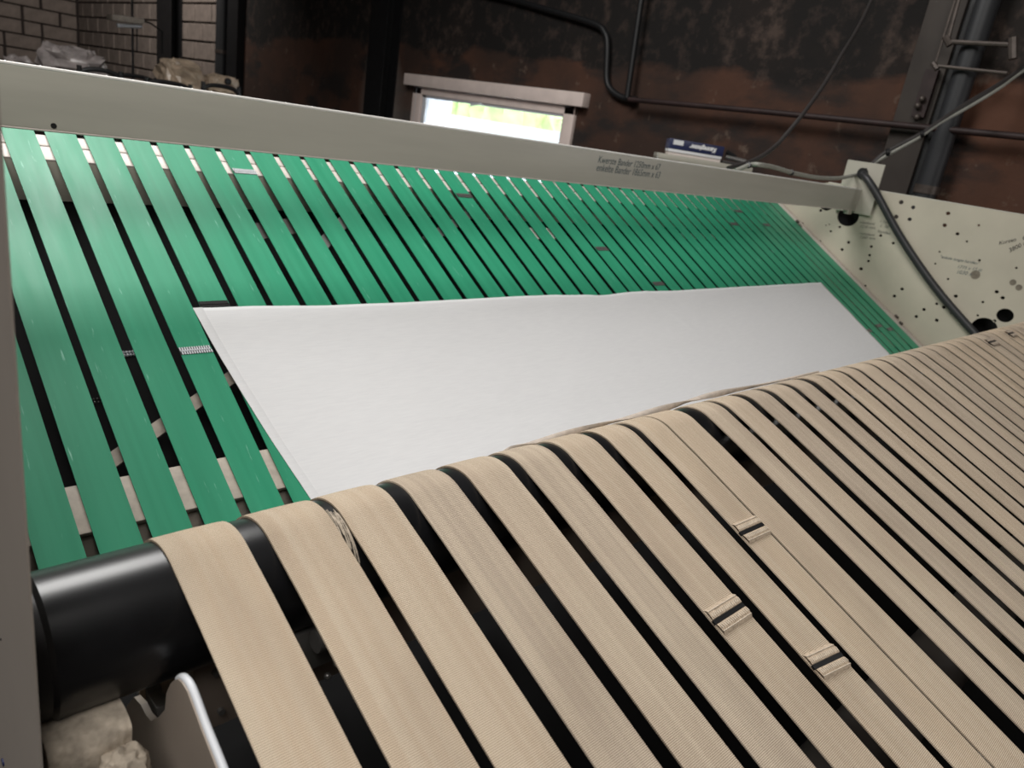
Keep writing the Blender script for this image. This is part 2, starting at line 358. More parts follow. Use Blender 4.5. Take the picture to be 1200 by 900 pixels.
for q in ((1088, 119), (1083, 127), (1082, 140)): G().ball(Vector((XW-.09, *yz(*q))), .016).build('bolt', CONDT, t, True)

# ------------------------------------------------------------------ roll cages with bags, lamp stand at the far end
def cage(name, x, y, wdt, top, label, dp=.7):
    t = empty(name, label, 'trolley', 'black laundry trolleys at the far end')
    def hoop(yy):
        r = .05; z0 = -1.62
        P = spline([(x-wdt/2, yy, z0), (x-wdt/2, yy, top-.12), (x-wdt/2+.01, yy, top-.03), (x-wdt/2+.08, yy, top), (x+wdt/2-.08, yy, top), (x+wdt/2-.01, yy, top-.03), (x+wdt/2, yy, top-.12), (x+wdt/2, yy, z0)], 5)
        G().tube(P, .016, 8).build('hoop', BLACK, t, True)
    hoop(y); hoop(y+dp)
    for i in range(4):
        xx = x-wdt/2+wdt*(i+.5)/4; G().tube([(xx, y+.0, -1.6), (xx, y+.0, top-.22)], .006, 6).build('rail', BLACK, t, True)
    for sx in (-1, 1): G().tube([(x+sx*wdt/2, y, top-.2), (x+sx*wdt/2, y+dp, top-.2)], .012, 8).build('rail', BLACK, t, True)
    G().box((x-wdt/2, y, top-.24), (x+wdt/2, y+dp, top-.21)).build('shelf', BLACK, t)
    G().box((x-wdt/2, y, -1.62), (x+wdt/2, y+dp, -1.57)).build('base', BLACK, t)
    for sx in (-1, 1):
        for yy in (y+.05, y+dp-.05): G().tube([(x+sx*(wdt/2-.05)-.015, yy, -1.72), (x+sx*(wdt/2-.05)+.015, yy, -1.72)], .08, 12).build('wheel', BLACK, t, True)
    return t
def bag(name, c, r, sq, m, label, jit=.35, n=22, hole=None):
    g = G(); c = Vector(c)
    for i in range(15):
        for j in range(n):
            a = pi*i/14; b = 2*pi*j/n; q = Vector((sin(a)*cos(b), sin(a)*sin(b), cos(a)))
            e = [math.copysign(abs(u)**.62, u) for u in q]; q = Vector(e)
            q *= 1+jit*noise.noise(q*2.3+c*3)+jit*.4*noise.noise(q*7+c)
            g.v.append(tuple(c+Vector((q.x*sq[0], q.y*sq[1], q.z*sq[2]))*r))
    g.f = [(i*n+j, i*n+(j+1) % n, (i+1)*n+(j+1) % n, (i+1)*n+j) for i in range(14) for j in range(n)]
    return tag(g.build(name, m, None, False), label, 'bag')
YC_ = 6.0
def at(px, py, Y=YC_): return onY(px, py, Y)
a = at(118, 93); b = at(143, 93); topc = at(115, 81).z
cage('laundry_trolley', (at(93, 85).x+at(142, 91).x)/2, YC_, at(142, 91).x-at(93, 85).x, at(100, 80).z, 'black tubular laundry trolley under the clear plastic bundle')
cage('laundry_trolley', (at(172, 95).x+at(222, 102).x)/2, YC_, at(224, 102).x-at(172, 95).x, at(195, 97).z, 'black laundry trolley carrying the tan wrapped bag')
cage('laundry_trolley', (at(240, 103).x+at(278, 110).x)/2, YC_, at(280, 110).x-at(238, 103).x, at(258, 102).z+.005, 'black laundry trolley right of the tan wrapped bag')
bag('plastic_bundle', at(86, 76, 6.3)-Vector((0, 0, .02)), .17, (1.15, .9, .72), PLAST, 'crumpled clear plastic bundle at the left end of the crossbeam', .5)
bag('plastic_bundle', at(22, 74, 6.4)-Vector((0, 0, .06)), .10, (1, .9, .95), PLAST, 'small pale plastic bundle near the left picture edge')
bag('wrapped_bag', at(211, 87, 6.3)-Vector((0, 0, .015)), .155, (1.0, .9, .78), TANP, 'tan plastic-wrapped bag beside the black column', .28)
o = bag('open_bag', at(259, 99, 6.3)-Vector((0, 0, .01)), .112, (1.15, .9, .72), TANP, 'open wrapped bag with a dark round hole, right of the tan bag', .3)
hp = at(268, 95.5, 6.17); ho = G().tube([hp, hp+Vector((.0, .03, 0))], .024, 14).build('hole', BLACK, o, True)
# lamp on a stand
t = empty('work_lamp', 'slanted tube work lamp on a thin pole before the block wall', 'lamp')
YL = 8.0
pl = at(155.5, 60, YL); G().tube([(pl.x, YL, -H), (pl.x, YL, ZC)], .011, 8).build('pole', BLACK, t, True)
a, b = at(128, 20, YL-.05), at(166, 25, YL-.05); G().bar(a+Vector((0, 0, -.0)), b, .16, .05).build('lamp_housing', TANBAR, t, bevel=.01)
a, b = at(137, 29.5, YL-.05), at(166, 31, YL-.05); G().tube([a, b], .018, 10).build('lamp_tube', WSTEEL, t, True)
G().tube([at(166, 24, YL), at(176, 27, YL), at(190, 37, YL), at(190, 63, YL)], .008, 8).build('arm', BLACK, t, True)
G().tube([at(160.5, 33, YL), at(160.5, 60, YL)], .006, 8).build('arm', BLACK, t, True)

# ------------------------------------------------------------------ belts on two planes
def plane_dir(deg): a = radians(deg); return Vector((0, cos(a), sin(a))), Vector((0, -sin(a), cos(a)))   # up-slope, normal
GD, GN = plane_dir(30.12); GP = Vector((0, 1.8346, -.1533))
TD, TN = plane_dir(22.84); TP = Vector((0, .5326, -.3248))
def gpt(x, s, h=0): return Vector((x, 0, 0))+GP+GD*s+GN*h
def tpt(x, s, h=0): return Vector((x, 0, 0))+TP+TD*s+TN*h
def ong(px, py, h=0):
    d = ray(px, py); return d*((GP+GN*h).dot(GN)/d.dot(GN))
def ont(px, py, h=0):
    d = ray(px, py); return d*((TP+TN*h).dot(TN)/d.dot(TN))
def gs(p): return (p-Vector((p.x, 0, 0))-GP).dot(GD)
def ts(p): return (p-Vector((p.x, 0, 0))-TP).dot(TD)
def ribbon(name, path, x0, x1, th, m, parent, wob=0, seed=0, camber=0):
    """path: list of (point yz, normal yz); a closed flat strap with real thickness"""
    v = []; uv = []; s = 0; k = len(path); prev = None
    for i, (p, n) in enumerate(path):
        if prev is not None: s += (p-prev).length
        prev = p
        dx = wob*noise.noise(Vector((seed*9.1, s*1.6, 0)))
        for (x, h, u) in ((x0+dx, 0, 0), (x0+dx, th, 0), (x0+dx+.003, th+camber*.6, .003), ((x0+x1)/2+dx, th+camber, (x1-x0)/2), (x1+dx-.003, th+camber*.6, x1-x0-.003), (x1+dx, th, x1-x0), (x1+dx, 0, x1-x0)):
            q = p+n*h; v.append((x, q.y, q.z)); uv.append((u+seed*.137, s+seed*.61))
    K = 7
    f = [(i*K+j, i*K+(j+1) % K, (i+1)*K+(j+1) % K, (i+1)*K+j) for i in range(k-1) for j in range(K)]
    f += [tuple(range(K)), tuple(range((k-1)*K, k*K))[::-1]]
    o = mk(name, v, f, m, parent, uvs=uv)
    for p_ in o.data.polygons: p_.use_smooth = True
    try: o.data.set_sharp_from_angle(angle=radians(45))
    except Exception: pass
    return o
def arc(c, r, a0, a1, n):
    return [(Vector((0, c[0]+r*cos(a0+(a1-a0)*i/n), c[1]+r*sin(a0+(a1-a0)*i/n))), Vector((0, cos(a0+(a1-a0)*i/n), sin(a0+(a1-a0)*i/n)))) for i in range(n+1)]

# ---- green sloping conveyor
gc = empty('green_belt_conveyor', 'sloping conveyor of parallel green belts carrying the white cloth', 'conveyor')
S_UP, S_LO = .10, -1.12
rg = .035
cu = GP+GD*S_UP-GN*rg; cl = GP+GD*S_LO-GN*rg; a_n = atan2(GN.z, GN.y)
gpath = arc((cl.y, cl.z), rg, a_n+radians(150), a_n, 8)
gpath += [(GP+GD*(S_LO+(S_UP-S_LO)*i/16), GN) for i in range(1, 16)]
gpath += arc((cu.y, cu.z), rg, a_n, a_n-radians(150), 8)
gbelts = {}
for k in range(-2, 45):
    xr = .324+k*.0735+random.uniform(-.0012, .0012); xl = xr-.0575
    if k == 44: xr = 3.577
    gbelts[k] = ribbon('belt', gpath, xl, xr, .0018, GREEN, gc, .0015, k+5)
for c_, nm in ((cu, 'upper_roller'), (cl, 'lower_roller')):
    G().tube([(.10, c_.y, c_.z), (3.61, c_.y, c_.z)], rg-.001, 24).build(nm, DARK, gc, True)
def slab(name, m, s0, s1, h0, h1, x0=.10, x1=3.60, bev=.002, par=gc):
    return G().obox(gpt((x0+x1)/2, (s0+s1)/2, (h0+h1)/2), ((x1-x0)/2, 0, 0), GD*(s1-s0)/2, GN*(h1-h0)/2).build(name, m, par, bevel=bev)
su0, su1 = gs(Vector((0, 1.7552, -.2051))), gs(Vector((0, 1.8310, -.1613)))
sm = (su0+su1)/2
slab('slide_bar', BAR, sm+.0012, su1-.007, -.012, -.004); slab('slide_bar', BAR, su0, sm-.0012, -.012, -.0045)
p0 = gpt(0, su0, -.012)
G().box((.10, p0.y-.002, p0.z-.075), (3.60, p0.y+.07, p0.z+.002)).build('support_beam', PAINT, gc)
sl0, sl1 = gs(Vector((0, 1.0235, -.6296))), gs(Vector((0, 1.0945, -.5884)))
slab('slide_bar', TANBAR, sl0, sl1, -.016, -.004, bev=.003)
p0 = gpt(0, sl0, -.016); G().box((.10, p0.y+.004, p0.z-.06), (3.60, p0.y+.06, p0.z-.002)).build('support_beam', TANBAR, gc)
# added black sheet darkening the belt gaps, with scuffs and pale lacing ends
slab('blackout_sheet', PITCH, -1.05, -.02, -.085, -.080, bev=0)
for i, (px, py) in enumerate(((153, 414), (115, 469))):
    d = ray(px, py); q = d*((GP+GN*-.078).dot(GN)/d.dot(GN)); g = G()
    for r_ in range(2):
        for c2 in range(7):
            g.ball(q+Vector((-.017+c2*.0055, 0, 0))+GD*(.0035 if r_ else -.0035), .0028 if i == 0 else .0018, 6, 4)
    g.build('belt_lacing', WSTEEL if i == 0 else GALV, gc, True)
def deep(px, py, h): d = ray(px, py); return d*((GP+GN*h).dot(GN)/d.dot(GN))
# diagonal tie strap and small bracket plates under the belts
a, b = deep(95, 565, -.035), deep(292, 428, -.035)
G().bar(a, b, .026, .004, GN).build('tie_strap', TANBAR, gc, bevel=.001)
for (x0_, y0_, x1_, y1_, m_, nm, wd) in ((798, 277, 838, 277, BAR, 'bracket_plate', .030), (622, 274, 652, 274, BAR, 'bracket_plate', .05), (500, 282, 560, 245, GALV, 'bracket_plate', .03), (375, 290, 412, 250, GALV, 'bracket_plate', .03), (300, 272, 362, 262, DBROWN, 'bracket_plate', .05)):
    G().bar(deep(x0_, y0_, -.010), deep(x1_, y1_, -.010), wd, .004, GN).build(nm, m_, gc)
for (px, py, r_) in ((630, 280, .006), (648, 279, .009)): G().ball(deep(px, py, -.015), r_, 8, 6).build('bolt', WSTEEL, gc, True)
# metal lacing joints on the green belts (sub-parts of their belt)
def lacing(px, py, m=GALV, dark=None, wide=1.0):
    p = ong(px, py); k = min(gbelts, key=lambda q: abs((.324+q*.0735-.0287)-p.x)); xc = .324+k*.0735-.0287; s = gs(p); g = G()
    for j in range(13):
        x = xc-.026*wide+j*.0520*wide/12
        g.obox(gpt(x, s+.0048, .0024), (.0012, 0, 0), GD*.0035, GN*.0009); g.obox(gpt(x+.0018, s-.0048, .0024), (.0012, 0, 0), GD*.0035, GN*.0009)
    g.tube([gpt(xc-.0275, s, .0030), gpt(xc+.0275, s, .0030)], .0013, 8)
    g.build('belt_lacing', m, gbelts[k], False)
    G().obox(gpt(xc, s, .00205), (.0284, 0, 0), GD*.0085, GN*.0003).build('joint_strip', DARK, gbelts[k])
lacing(287, 202, WSTEEL); lacing(258, 357, DARK); lacing(231, 411, WSTEEL); lacing(545, 230, GALV); lacing(703, 292, GALV); lacing(770, 333, GALV)
for q in ((865, 248), (861, 263), (899, 264), (1030, 382), (1043, 386), (1018, 388)): lacing(*q, m=GALV)
# side rail beside the last belt
slab('side_rail', plain('rail_paint', (.50, .43, .38), .5, 0, .1, 12, .05), -1.05, .08, -.006, .010, 3.580, 3.612, .002)
for (px, py) in ((1051, 371), (1056, 379), (935, 260)):
    p = ong(px, py, .012); G().tube([p-GN*.003-Vector((.006, 0, 0)), p+GN*.006-Vector((.006, 0, 0))], .010, 10).build('bolt', CONDT, gc, True)

# ---- tan woven feed conveyor
RY, RZ = .5075, -.3949; RR = .0532; TH = .0018
tc_ = empty('woven_belt_conveyor', 'feed conveyor of parallel beige woven belts over a black roller', 'conveyor')
G().tube([(.0935, RY, RZ), (.0968, RY, RZ), (.0968, RY, RZ), (3.60, RY, RZ)], [RR-.003, RR-.0004, RR-.0003, RR-.0003], 72).build('top_roller', BLACKR, tc_, True)
G().tube([(.0800, RY, RZ), (.0934, RY, RZ)], RR-.003, 48).build('end_flange', DARK, tc_, True)
LB = (-.62*TD); clr = TP+TD*(-1.45)-TN*RR
G().tube([(.12, clr.y, clr.z), (3.60, clr.y, clr.z)], RR-.0005, 32).build('bottom_roller', BLACKR, tc_, True)
a_t = atan2(TN.z, TN.y)
tpath = arc((clr.y, clr.z), RR, a_t+radians(120), a_t, 8)
tpath += [(TP+TD*(-1.45+1.45*i/14)*1.0, TN) for i in range(1, 14)]
s_end = ts(Vector((0, RY, RZ))+TN*RR)
tpath = [q for q in tpath if ts(q[0]) < s_end-.01]
tpath += arc((RY, RZ), RR, a_t, 0, 22)
e = tpath[-1][0]
tpath += [(Vector((0, e.y, e.z-.05*i)), Vector((0, 1, 0))) for i in range(1, 4)]
# measured edges of every belt (metres across the machine)
TL = [.1800, .2565, .3262, .4016, .4756, .5495, .6248, .7011, .7697, .8250, .9208, .9865, 1.0643, 1.1371, 1.2120, 1.2872]
TR = [.2380, .3150, .3820, .4570, .5315, .6050, .6815, .7548, .8205, .8857, .9725, 1.0435, 1.1165, 1.1935, 1.2630, 1.3357, 1.4095, 1.4725, 1.5530, 1.6230, 1.7030, 1.7690, 1.8345, 1.9080, 1.9850, 2.0560, 2.1220, 2.1950, 2.2720, 2.3520, 2.4200, 2.5030, 2.5750, 2.6370, 2.7150, 2.7900]
for i in range(17, 37): TL.append(TR[i-2]+.0155)
while TR[-1] < 3.50: TL.append(TR[-1]+.0155); TR.append(TR[-1]+.0735)
tb = []
for i, (a, b) in enumerate(zip(TL, TR)):
    tb.append(ribbon('belt', tpath, a, b, TH, WEB, tc_, 0, i+1, .0006))
# sewn joints: two stitched folds meeting on a dark pin
def seam(px, py, cant=0, dark=False, n=16):
    p = ont(px, py); i = min(range(len(TL)), key=lambda q: abs((TL[q]+TR[q])/2-p.x)); x0, x1 = TL[i]+.001, TR[i]-.001; s = ts(p); xc = (x0+x1)/2; hw = (x1-x0)/2
    k = Vector((1, 0, 0))+TD*cant; h0 = TH+.0010
    def c(u, ds, h): return tpt(xc+u*hw, s+ds, 0)+TD*cant*u*hw+TN*(h0+h)
    for sg in (1, -1):
        g = G(); R_ = 8
        vs = []
        for j in range(R_+1):
            u = -1+2*j/R_; wv = .0006*noise.noise(Vector((i, j*.7, sg)))
            for ds, h in ((.0022, -.0006), (.0030, .0016), (.0065, .0023), (.0125, .0017), (.0150, -.0006)):
                vs.append(c(u*(1.03 if ds < .01 else 1.0), sg*ds, h+wv))
        g.add(vs, [(j*5+q, j*5+q+1, (j+1)*5+q+1, (j+1)*5+q) for j in range(R_) for q in range(4)])
        g.build('seam_fold', DSTITCH if dark else WEBF, tb[i], True)
        g = G()
        for j in range(n):
            u = -.94+1.88*j/(n-1)
            g.bar(c(u, sg*.0045, .0026), c(u+.03, sg*.0085, .0028), .0011, .0008, TN)
        g.tube([c(-1, sg*.0115, .0022), c(1, sg*.0115, .0022)], .0005, 5)
        g.build('stitching', STITCH, tb[i])
    G().bar(c(-1.06, 0, .0002), c(1.06, 0, .0002), .0046, .0022, TN).build('joint_pin', BLACK, tb[i])
WEBF = plain('folded_webbing', (.50, .40, .30), .9, 0, .2, 300, .8, .2)
seam(852, 721, 0); seam(968, 776, -.14); seam(880, 621.5, -.03)
for q in ((1186, 391), (1160, 402)): seam(*q, 0, True, 6)
# worn transparent tape threads on the roller between two belts
g = G()
for j in range(26):
    x = .3165+random.uniform(0, .0085); a0 = radians(random.uniform(95, 118)); a1 = radians(random.uniform(118, 165)); dx = random.uniform(-.003, .003)
    g.tube([(x+dx*i/8, RY+(RR+.0008)*cos(a0+(a1-a0)*i/8), RZ+(RR+.0008)*sin(a0+(a1-a0)*i/8)) for i in range(9)], .0004, 4)
g.build('frayed_threads', plain('frayed_thread', (.45, .38, .30), .8, 0, .3, 200, 0), tc_)['kind'] = 'stuff'
# added black sheets darkening the belt gaps, inner roll, cross channel and fittings below the woven belts
def tslab(name, m, s0, s1, h0, h1, x0, x1, bev=0): return G().obox(tpt((x0+x1)/2, (s0+s1)/2, (h0+h1)/2), ((x1-x0)/2, 0, 0), TD*(s1-s0)/2, TN*(h1-h0)/2).build(name, m, tc_, bevel=bev)
tslab('blackout_sheet', PITCH, -1.4, .10, -.262, -.256, .105, 3.58)
p = tpt(0, .10, -.262); G().box((.105, p.y, p.z-.9), (3.58, p.y+.004, p.z)).build('rear_blackout', PITCH, tc_)
G().tube([(.45, .16, -.655), (3.55, .16, -.655)], .045, 48).build('inner_roll', DBROWN, tc_, True)
for x in (.95,): G().tube([tpt(x, -.55, -.09), tpt(x+.32, -.80, -.09)], .008, 8).build('tie_rod', GALV, tc_, True)
pz = onY(260, 845, .50).z
G().box((.20, .496, pz), (3.58, .504, pz+.16)).build('cross_channel', plain('brown_channel_paint', (.26, .21, .175), .5, 0, .15, 8, .1), tc_, bevel=.002)
for q in ((252, 787), (258, 832)): p = onY(*q, .496); G().tube([p, p+Vector((0, -.004, 0))], .0032, 8).build('bolt', GALV, tc_, True)
t = empty('hinge_fitting', 'small dark steel hinge lug seen between the first two woven belts', 'fitting')
p = onY(372, 762, .46)
G().obox(p+Vector((0, .01, -.004)), (.030, 0, 0), (0, .004, 0), (0, 0, .022)).build('plate', GALV, t, bevel=.003)
G().tube([p+Vector((-.006, -.004, .014)), p+Vector((.010, -.004, .014))], .010, 14).tube([p+Vector((.012, -.004, .014)), p+Vector((.020, -.004, -.020))], .005, 8).build('knuckle', GALV, t, True)
for dx in (-.004, .010): G().ball(p+Vector((dx, -.004, -.030)), .0035, 8, 6).build('bolt', STEEL, t, True)

# ------------------------------------------------------------------ side plates, crossbeam, bracket
YE = .0785*5.225
sp = empty('side_plate', 'warm grey side plate at the left picture edge, closest to the lens', 'machine panel')
pt_, pb_ = onX(2, 150, .0785), onX(50, 890, .0785); kz = (pt_.y-pb_.y)/(pt_.z-pb_.z); ye = lambda z: pb_.y+kz*(z-pb_.z)
G().prism([(.0772, ye(-1.6), -1.6), (.0772, ye(.10), .10), (.0772, 1.9, .10), (.0772, 1.9, -1.6)], (.0013, 0, 0)).build('plate', GREYP, sp)
G().ball(onX(1, 749, .0770), .0009, 8, 6).build('screw', DARK, sp, True)
hp = onX(4, 893, .0771); G().tube([hp, hp+Vector((-.001, 0, 0))], .0032, 12).build('plug', NAVY, sp, True)
# crossbeam
YBm = 1.45; zt, zbm = -.027, -.1245
cb = empty('crossbeam', 'long cream painted steel crossbeam above the green belts', 'beam')
G().box((.08, YBm, zbm), (3.600, YBm+.060, zt)).build('box_section', BEAMM, cb, bevel=.005, segs=3)
LIP_HIGHLIGHT = plain('pale_lip_highlight', (.86, .84, .80), .35, 0, .05, 30, .05)  # paler than the beam paint: the light caught along its top edge, as colour
G().tube([(.08, YBm+.0025, zt-.0012), (3.599, YBm+.0025, zt-.0012)], .0032, 10).build('top_lip_highlight', LIP_HIGHLIGHT, cb, True)
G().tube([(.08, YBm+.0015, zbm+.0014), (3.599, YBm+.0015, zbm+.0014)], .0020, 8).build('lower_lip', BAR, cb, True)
p = onY(63, 147.5, YBm-.0006); G().tube([p, p+Vector((0, .002, 0))], .0045, 12).build('hole', BLACK, cb, True)
p = ong(911.5, 237, .0); G().tube([(p.x+.005, YBm+.02, zbm-.004), (p.x+.005, YBm+.02, zbm+.004)], .008, 10).build('hole', BLACK, cb, True)
g = G()
for i in range(26): g.ball((.27+random.random()**2.2*1.2, YBm+random.uniform(.003, .02), zt+.0006), random.uniform(.0008, .0022), 6, 4, jit=.5)
g.build('lint', WHITE, cb)['kind'] = 'stuff'
G().box((3.52, YBm-.004, zbm-.018), (3.56, YBm+.02, zbm+.002)).build('bracket_foot', PAINT, cb, bevel=.003)
# right side plate with real drilled holes
X1 = 3.62
holes = [(969,238.5,8),(993.7,253.5,11.3),(1153,385,12.5),(1177.7,369.7,8)]
small = [(1056,237,2.5),(1070,243,2.2),(1050,254,2.5),(1066,257,2.2),(1111,250,2.2),(1107,264,2.2),(1122,274,1.9),(1133,283,1.2),(1147,264,1.3),(984,266,1.4),(973.6,271,1.3),(994.4,284,1.7),(986.7,292.4,1.7),(1021,289,1.6),(1032,276,1.6),(1046.7,285,1.6),(1019,299,1.5),(1017.7,306,1.5),(1101,295,1.1),(1096,309,1.1),(1111,327,1.3),(1057,338.7,1.8),(1048,347,1.8),(1082.7,362.7,1.8),(1073.7,371,1.8),(1097.7,356,1.6),(1106,360,1.9),(1097.7,375.3,1.9),(1115,366.7,1.6),(1120,347,2.0),(1147.7,305,1.4),(1191,314,1.3),(1168,342,2.0),(1175,349,2.0),(1151.7,354,1.4),(1145.7,369.7,1.3),(1165.5,376,1.8),(1009,315,1.9),(995,322.7,1.8),(1014,335,1.3),(961,283,1.4),(940,262.4,1.7),(961.7,246.7,1.6),(968,264,.7),(972,263,.7)]
cu_ = bpy.data.curves.new('plate', 'CURVE'); cu_.dimensions = '2D'; cu_.fill_mode = 'BOTH'; cu_.extrude = .003
def poly(pts):
    s = cu_.splines.new('POLY'); s.points.add(len(pts)-1)
    for q, p in zip(s.points, pts): q.co = (p[0], p[1], 0, 1)
    s.use_cyclic_u = True
poly([(-1.3, -1.7), (2.05, -1.7), (2.05, -.13), (1.62, -.022), (-1.3, -.022)])
for (px, py, r) in holes+small:
    p = onX(px, py, X1); ra = r*(ROT[0][2]*0+ (Matrix(ROT).transposed() @ p).z)/F
    n = 28 if r > 5 else 10; poly([(p.y+ra*1.12*cos(2*pi*i/n), p.z+ra*1.0*sin(2*pi*i/n)) for i in range(n)])
co = bpy.data.objects.new('tmp', cu_); C.objects.link(co); bpy.context.view_layer.update()
me = bpy.data.meshes.new_from_object(co.evaluated_get(bpy.context.evaluated_depsgraph_get())); bpy.data.objects.remove(co)
for v in me.vertices: v.co = (X1+.003+v.co.z, v.co.x, v.co.y+H)
me.materials.clear()
rp = empty('side_plate', 'tall cream side plate full of drilled holes at the right end', 'machine panel')
place('plate', me, rp, PAINT2)
g = G(); g.box((X1+.10, -1.3, -1.7), (X1+.104, 2.05, -.14)); g.build('backing_sheet', BLACK, rp)
g = G(); g.tube([(X1+.003, -1.3, -.021), (X1+.003, 1.62, -.021)], .0035, 8); g.build('top_edge', PAINT, rp, True)
STAIN = plain('grease_stain', (.20, .17, .13), .6, 0, .3, 80, .1)
for (px, py, r) in ((1143, 322, 4.5), (1187, 331, 3), (1194, 337, 3)):
    p = onX(px, py, X1-.0004); g = G(); n = 14; ra = r*.0042; g.add([(p.x, p.y+ra*(1+.25*noise.noise(Vector((i, px, 0))))*cos(2*pi*i/n), p.z+ra*sin(2*pi*i/n)) for i in range(n)], [tuple(range(n))]); g.build('grease_stain', STAIN, rp)
# bracket plate at the end of the crossbeam
bt = empty('cable_bracket_plate', 'upright cream plate at the right end of the crossbeam, the hose passing through it', 'bracket')
a = onX(994, 187, 3.605); b = onX(1038, 193, 3.605); 
G().box((3.602, b.y, -.135), (3.608, a.y, a.z)).build('plate', PAINT, bt, bevel=.002)
p = onX(1011, 203, 3.600); G().tube([p+Vector((-.006, 0, 0)), p+Vector((.004, 0, 0))], .024, 20).build('grommet', BLACK, bt, True)

# hand lettering (meshes a hair proud of the paint)
def text(body, origin, xdir, ydir, size, m, parent, nm='handwriting', ys=1.0, off=.0002, shear=.25, ext=.00015, space=1.0, wt=0, align='LEFT'):
    c = bpy.data.curves.new('t', 'FONT'); c.body = body; c.size = size; c.shear = shear; c.extrude = ext; c.space_character = space; c.offset = wt; c.align_x = align; c.resolution_u = 3
    o = bpy.data.objects.new('t', c); C.objects.link(o); bpy.context.view_layer.update()
    me = bpy.data.meshes.new_from_object(o.evaluated_get(bpy.context.evaluated_depsgraph_get())); bpy.data.objects.remove(o)
    X, Y = Vector(xdir).normalized(), Vector(ydir).normalized(); Z = X.cross(Y); O = Vector(origin)
    for v in me.vertices: q = O+X*v.co.x+Y*v.co.y*ys+Z*(v.co.z+off); v.co = (q.x, q.y, q.z+H)
    me.materials.clear(); return place(nm, me, parent, m)
a = onY(699, 190, YBm-.001); b = onY(771, 198.5, YBm-.001)
w_ = (b-a).x
def fit(body, a, b, *args, **kw):             # scales a line of writing to its measured length
    c = bpy.data.curves.new('t', 'FONT'); c.body = body; c.size = 1; o = bpy.data.objects.new('t', c); C.objects.link(o); bpy.context.view_layer.update(); wd = o.dimensions.x; bpy.data.objects.remove(o)
    return (b-a).length/max(wd, .01)
def write(body, pa, pb, plane, m, parent, up=(0, 0, 1), yscale=None, **kw):
    a, b = plane(*pa), plane(*pb); X = (b-a).normalized(); size = fit(body, a, b)
    if yscale: size = yscale; 
    up = Vector(up); Y = (up-X*up.dot(X)).normalized(); return text(body, a, X, Y, size, m, parent, **kw)
bp_ = lambda x, y: onY(x, y, YBm-.0004)
write('Kwerste Bander 1250mm x 67', (700, 190.5), (772, 199.5), bp_, INK, cb, ys=1.15)
write('enkelte Bander 1865mm x 63', (698, 200), (772, 209), bp_, INK, cb, ys=1.15)
xp = lambda x, y: onX(x, y, X1-.0006)
write('"enkele lengte banden"', (1101, 302), (1146, 310), xp, INK, rp)
write('1775 x 15 st', (1121, 314), (1149, 318), xp, INK, rp)
write('1030 x', (1120, 320), (1137, 323), xp, INK, rp)
write('Kurzen', (1170.5, 287), (1190, 282.5), xp, INKB, rp, up=(0, .1, 1))
write('3800 mm', (1183, 296), (1210, 283), xp, INKB, rp)
write('C', (1197, 281), (1203, 281), xp, INKB, rp)
for i, (tx, x0, y0) in enumerate((('enkelband', 1007, 261.5), ('1210 mm', 1007, 266.5), ('middelband', 1007, 274.5), ('1265 mm', 1007, 279))): write(tx, (x0, y0), (x0+17, y0+2), xp, INKF, rp)
for tx, x0, y0, x1_, y1_ in (('L  1260', 1031, 260, 1040, 262), ('L  70', 1031, 265.5, 1040, 267.5), ('banden', 1028, 272, 1042, 275)): write(tx, (x0, y0), (x1_, y1_), xp, INKF, rp)

# ------------------------------------------------------------------ hose and cables
def xpt(px, py, X): return onX(px, py, X)
P = spline([xpt(1011, 204, 3.598), xpt(1018, 212, 3.575), xpt(1030, 232, 3.570), xpt(1052, 272, 3.585), xpt(1078, 312, 3.595), xpt(1105, 348, 3.600), xpt(1140, 388, 3.600), xpt(1180, 432, 3.59)], 8)
tag(G().tube(P, .0165, 14).build('cable_hose', RUBBER, None, True), 'thick dark grey hose hanging down across the cream side plate', 'hose')
yy = lambda px, py, Y=1.50: onY(px, py, Y)
t = empty('grey_cable', 'pale grey cable lying along the crossbeam towards the bracket plate', 'cable')
P = spline([yy(862, 200, 1.56), yy(873, 195.5, 1.55), yy(881, 192.8, 1.54), yy(890, 193), yy(907, 196), yy(927, 202), yy(947, 206.5), yy(965, 208.7), yy(985, 208.5, 1.49), yy(1008, 204, 1.50)], 7)
G().tube(P, .0085, 12).build('sheath', GREYC, t, True)
for q in ((877, 193.8, 1.545), (927, 202.4, 1.50)): p = yy(*q); G().tube([p+Vector((-.004, 0, .002)), p+Vector((.004, 0, -.002))], .0115, 12).build('cable_tie', BLACK, t, True)
P = spline([yy(853, 197, 1.63), yy(866, 193.5, 1.62), yy(880, 189, 1.61), yy(895, 181.5, 1.60), yy(910, 170, 1.60), yy(923, 155.5, 1.60), yy(943, 131, 1.6), yy(967, 97, 1.64), yy(987, 63, 1.68), yy(1003, 37, 1.72), yy(1020, 3, 1.76), yy(1045, -60, 1.8)], 6)
P.append(Vector((P[-1].x+.4, P[-1].y+.1, ZC)))
tag(G().tube(P, .0085, 10).build('hanging_cable', DCABLE, None, True), 'dark cable rising from the crossbeam to the ceiling', 'cable')
t = empty('cable_bundle', 'three grey cables running up from the bracket plate to the wall at the right', 'cable')
for k, (dy, m_, r_) in enumerate(((0, DCABLE, .0095), (4.5, GREYC, .0085), (2.0, DCABLE, .006))):
    pts = [(1012+k, 202, 3.60), (1024, 190+dy*.4, 3.63), (1040, 177+dy, 3.66), (1077, 158+dy*.6, 3.74), (1100, 143+dy*.4, 3.80), (1133, 121+dy*1.2, 3.90), (1170, 99+dy*1.1, 4.02), (1198, 80+dy*.8, 4.12), (1230, 62+dy, 4.15)]
    G().tube(spline([xpt(*q) for q in pts], 6), r_, 8).build('cable', m_, t, True)
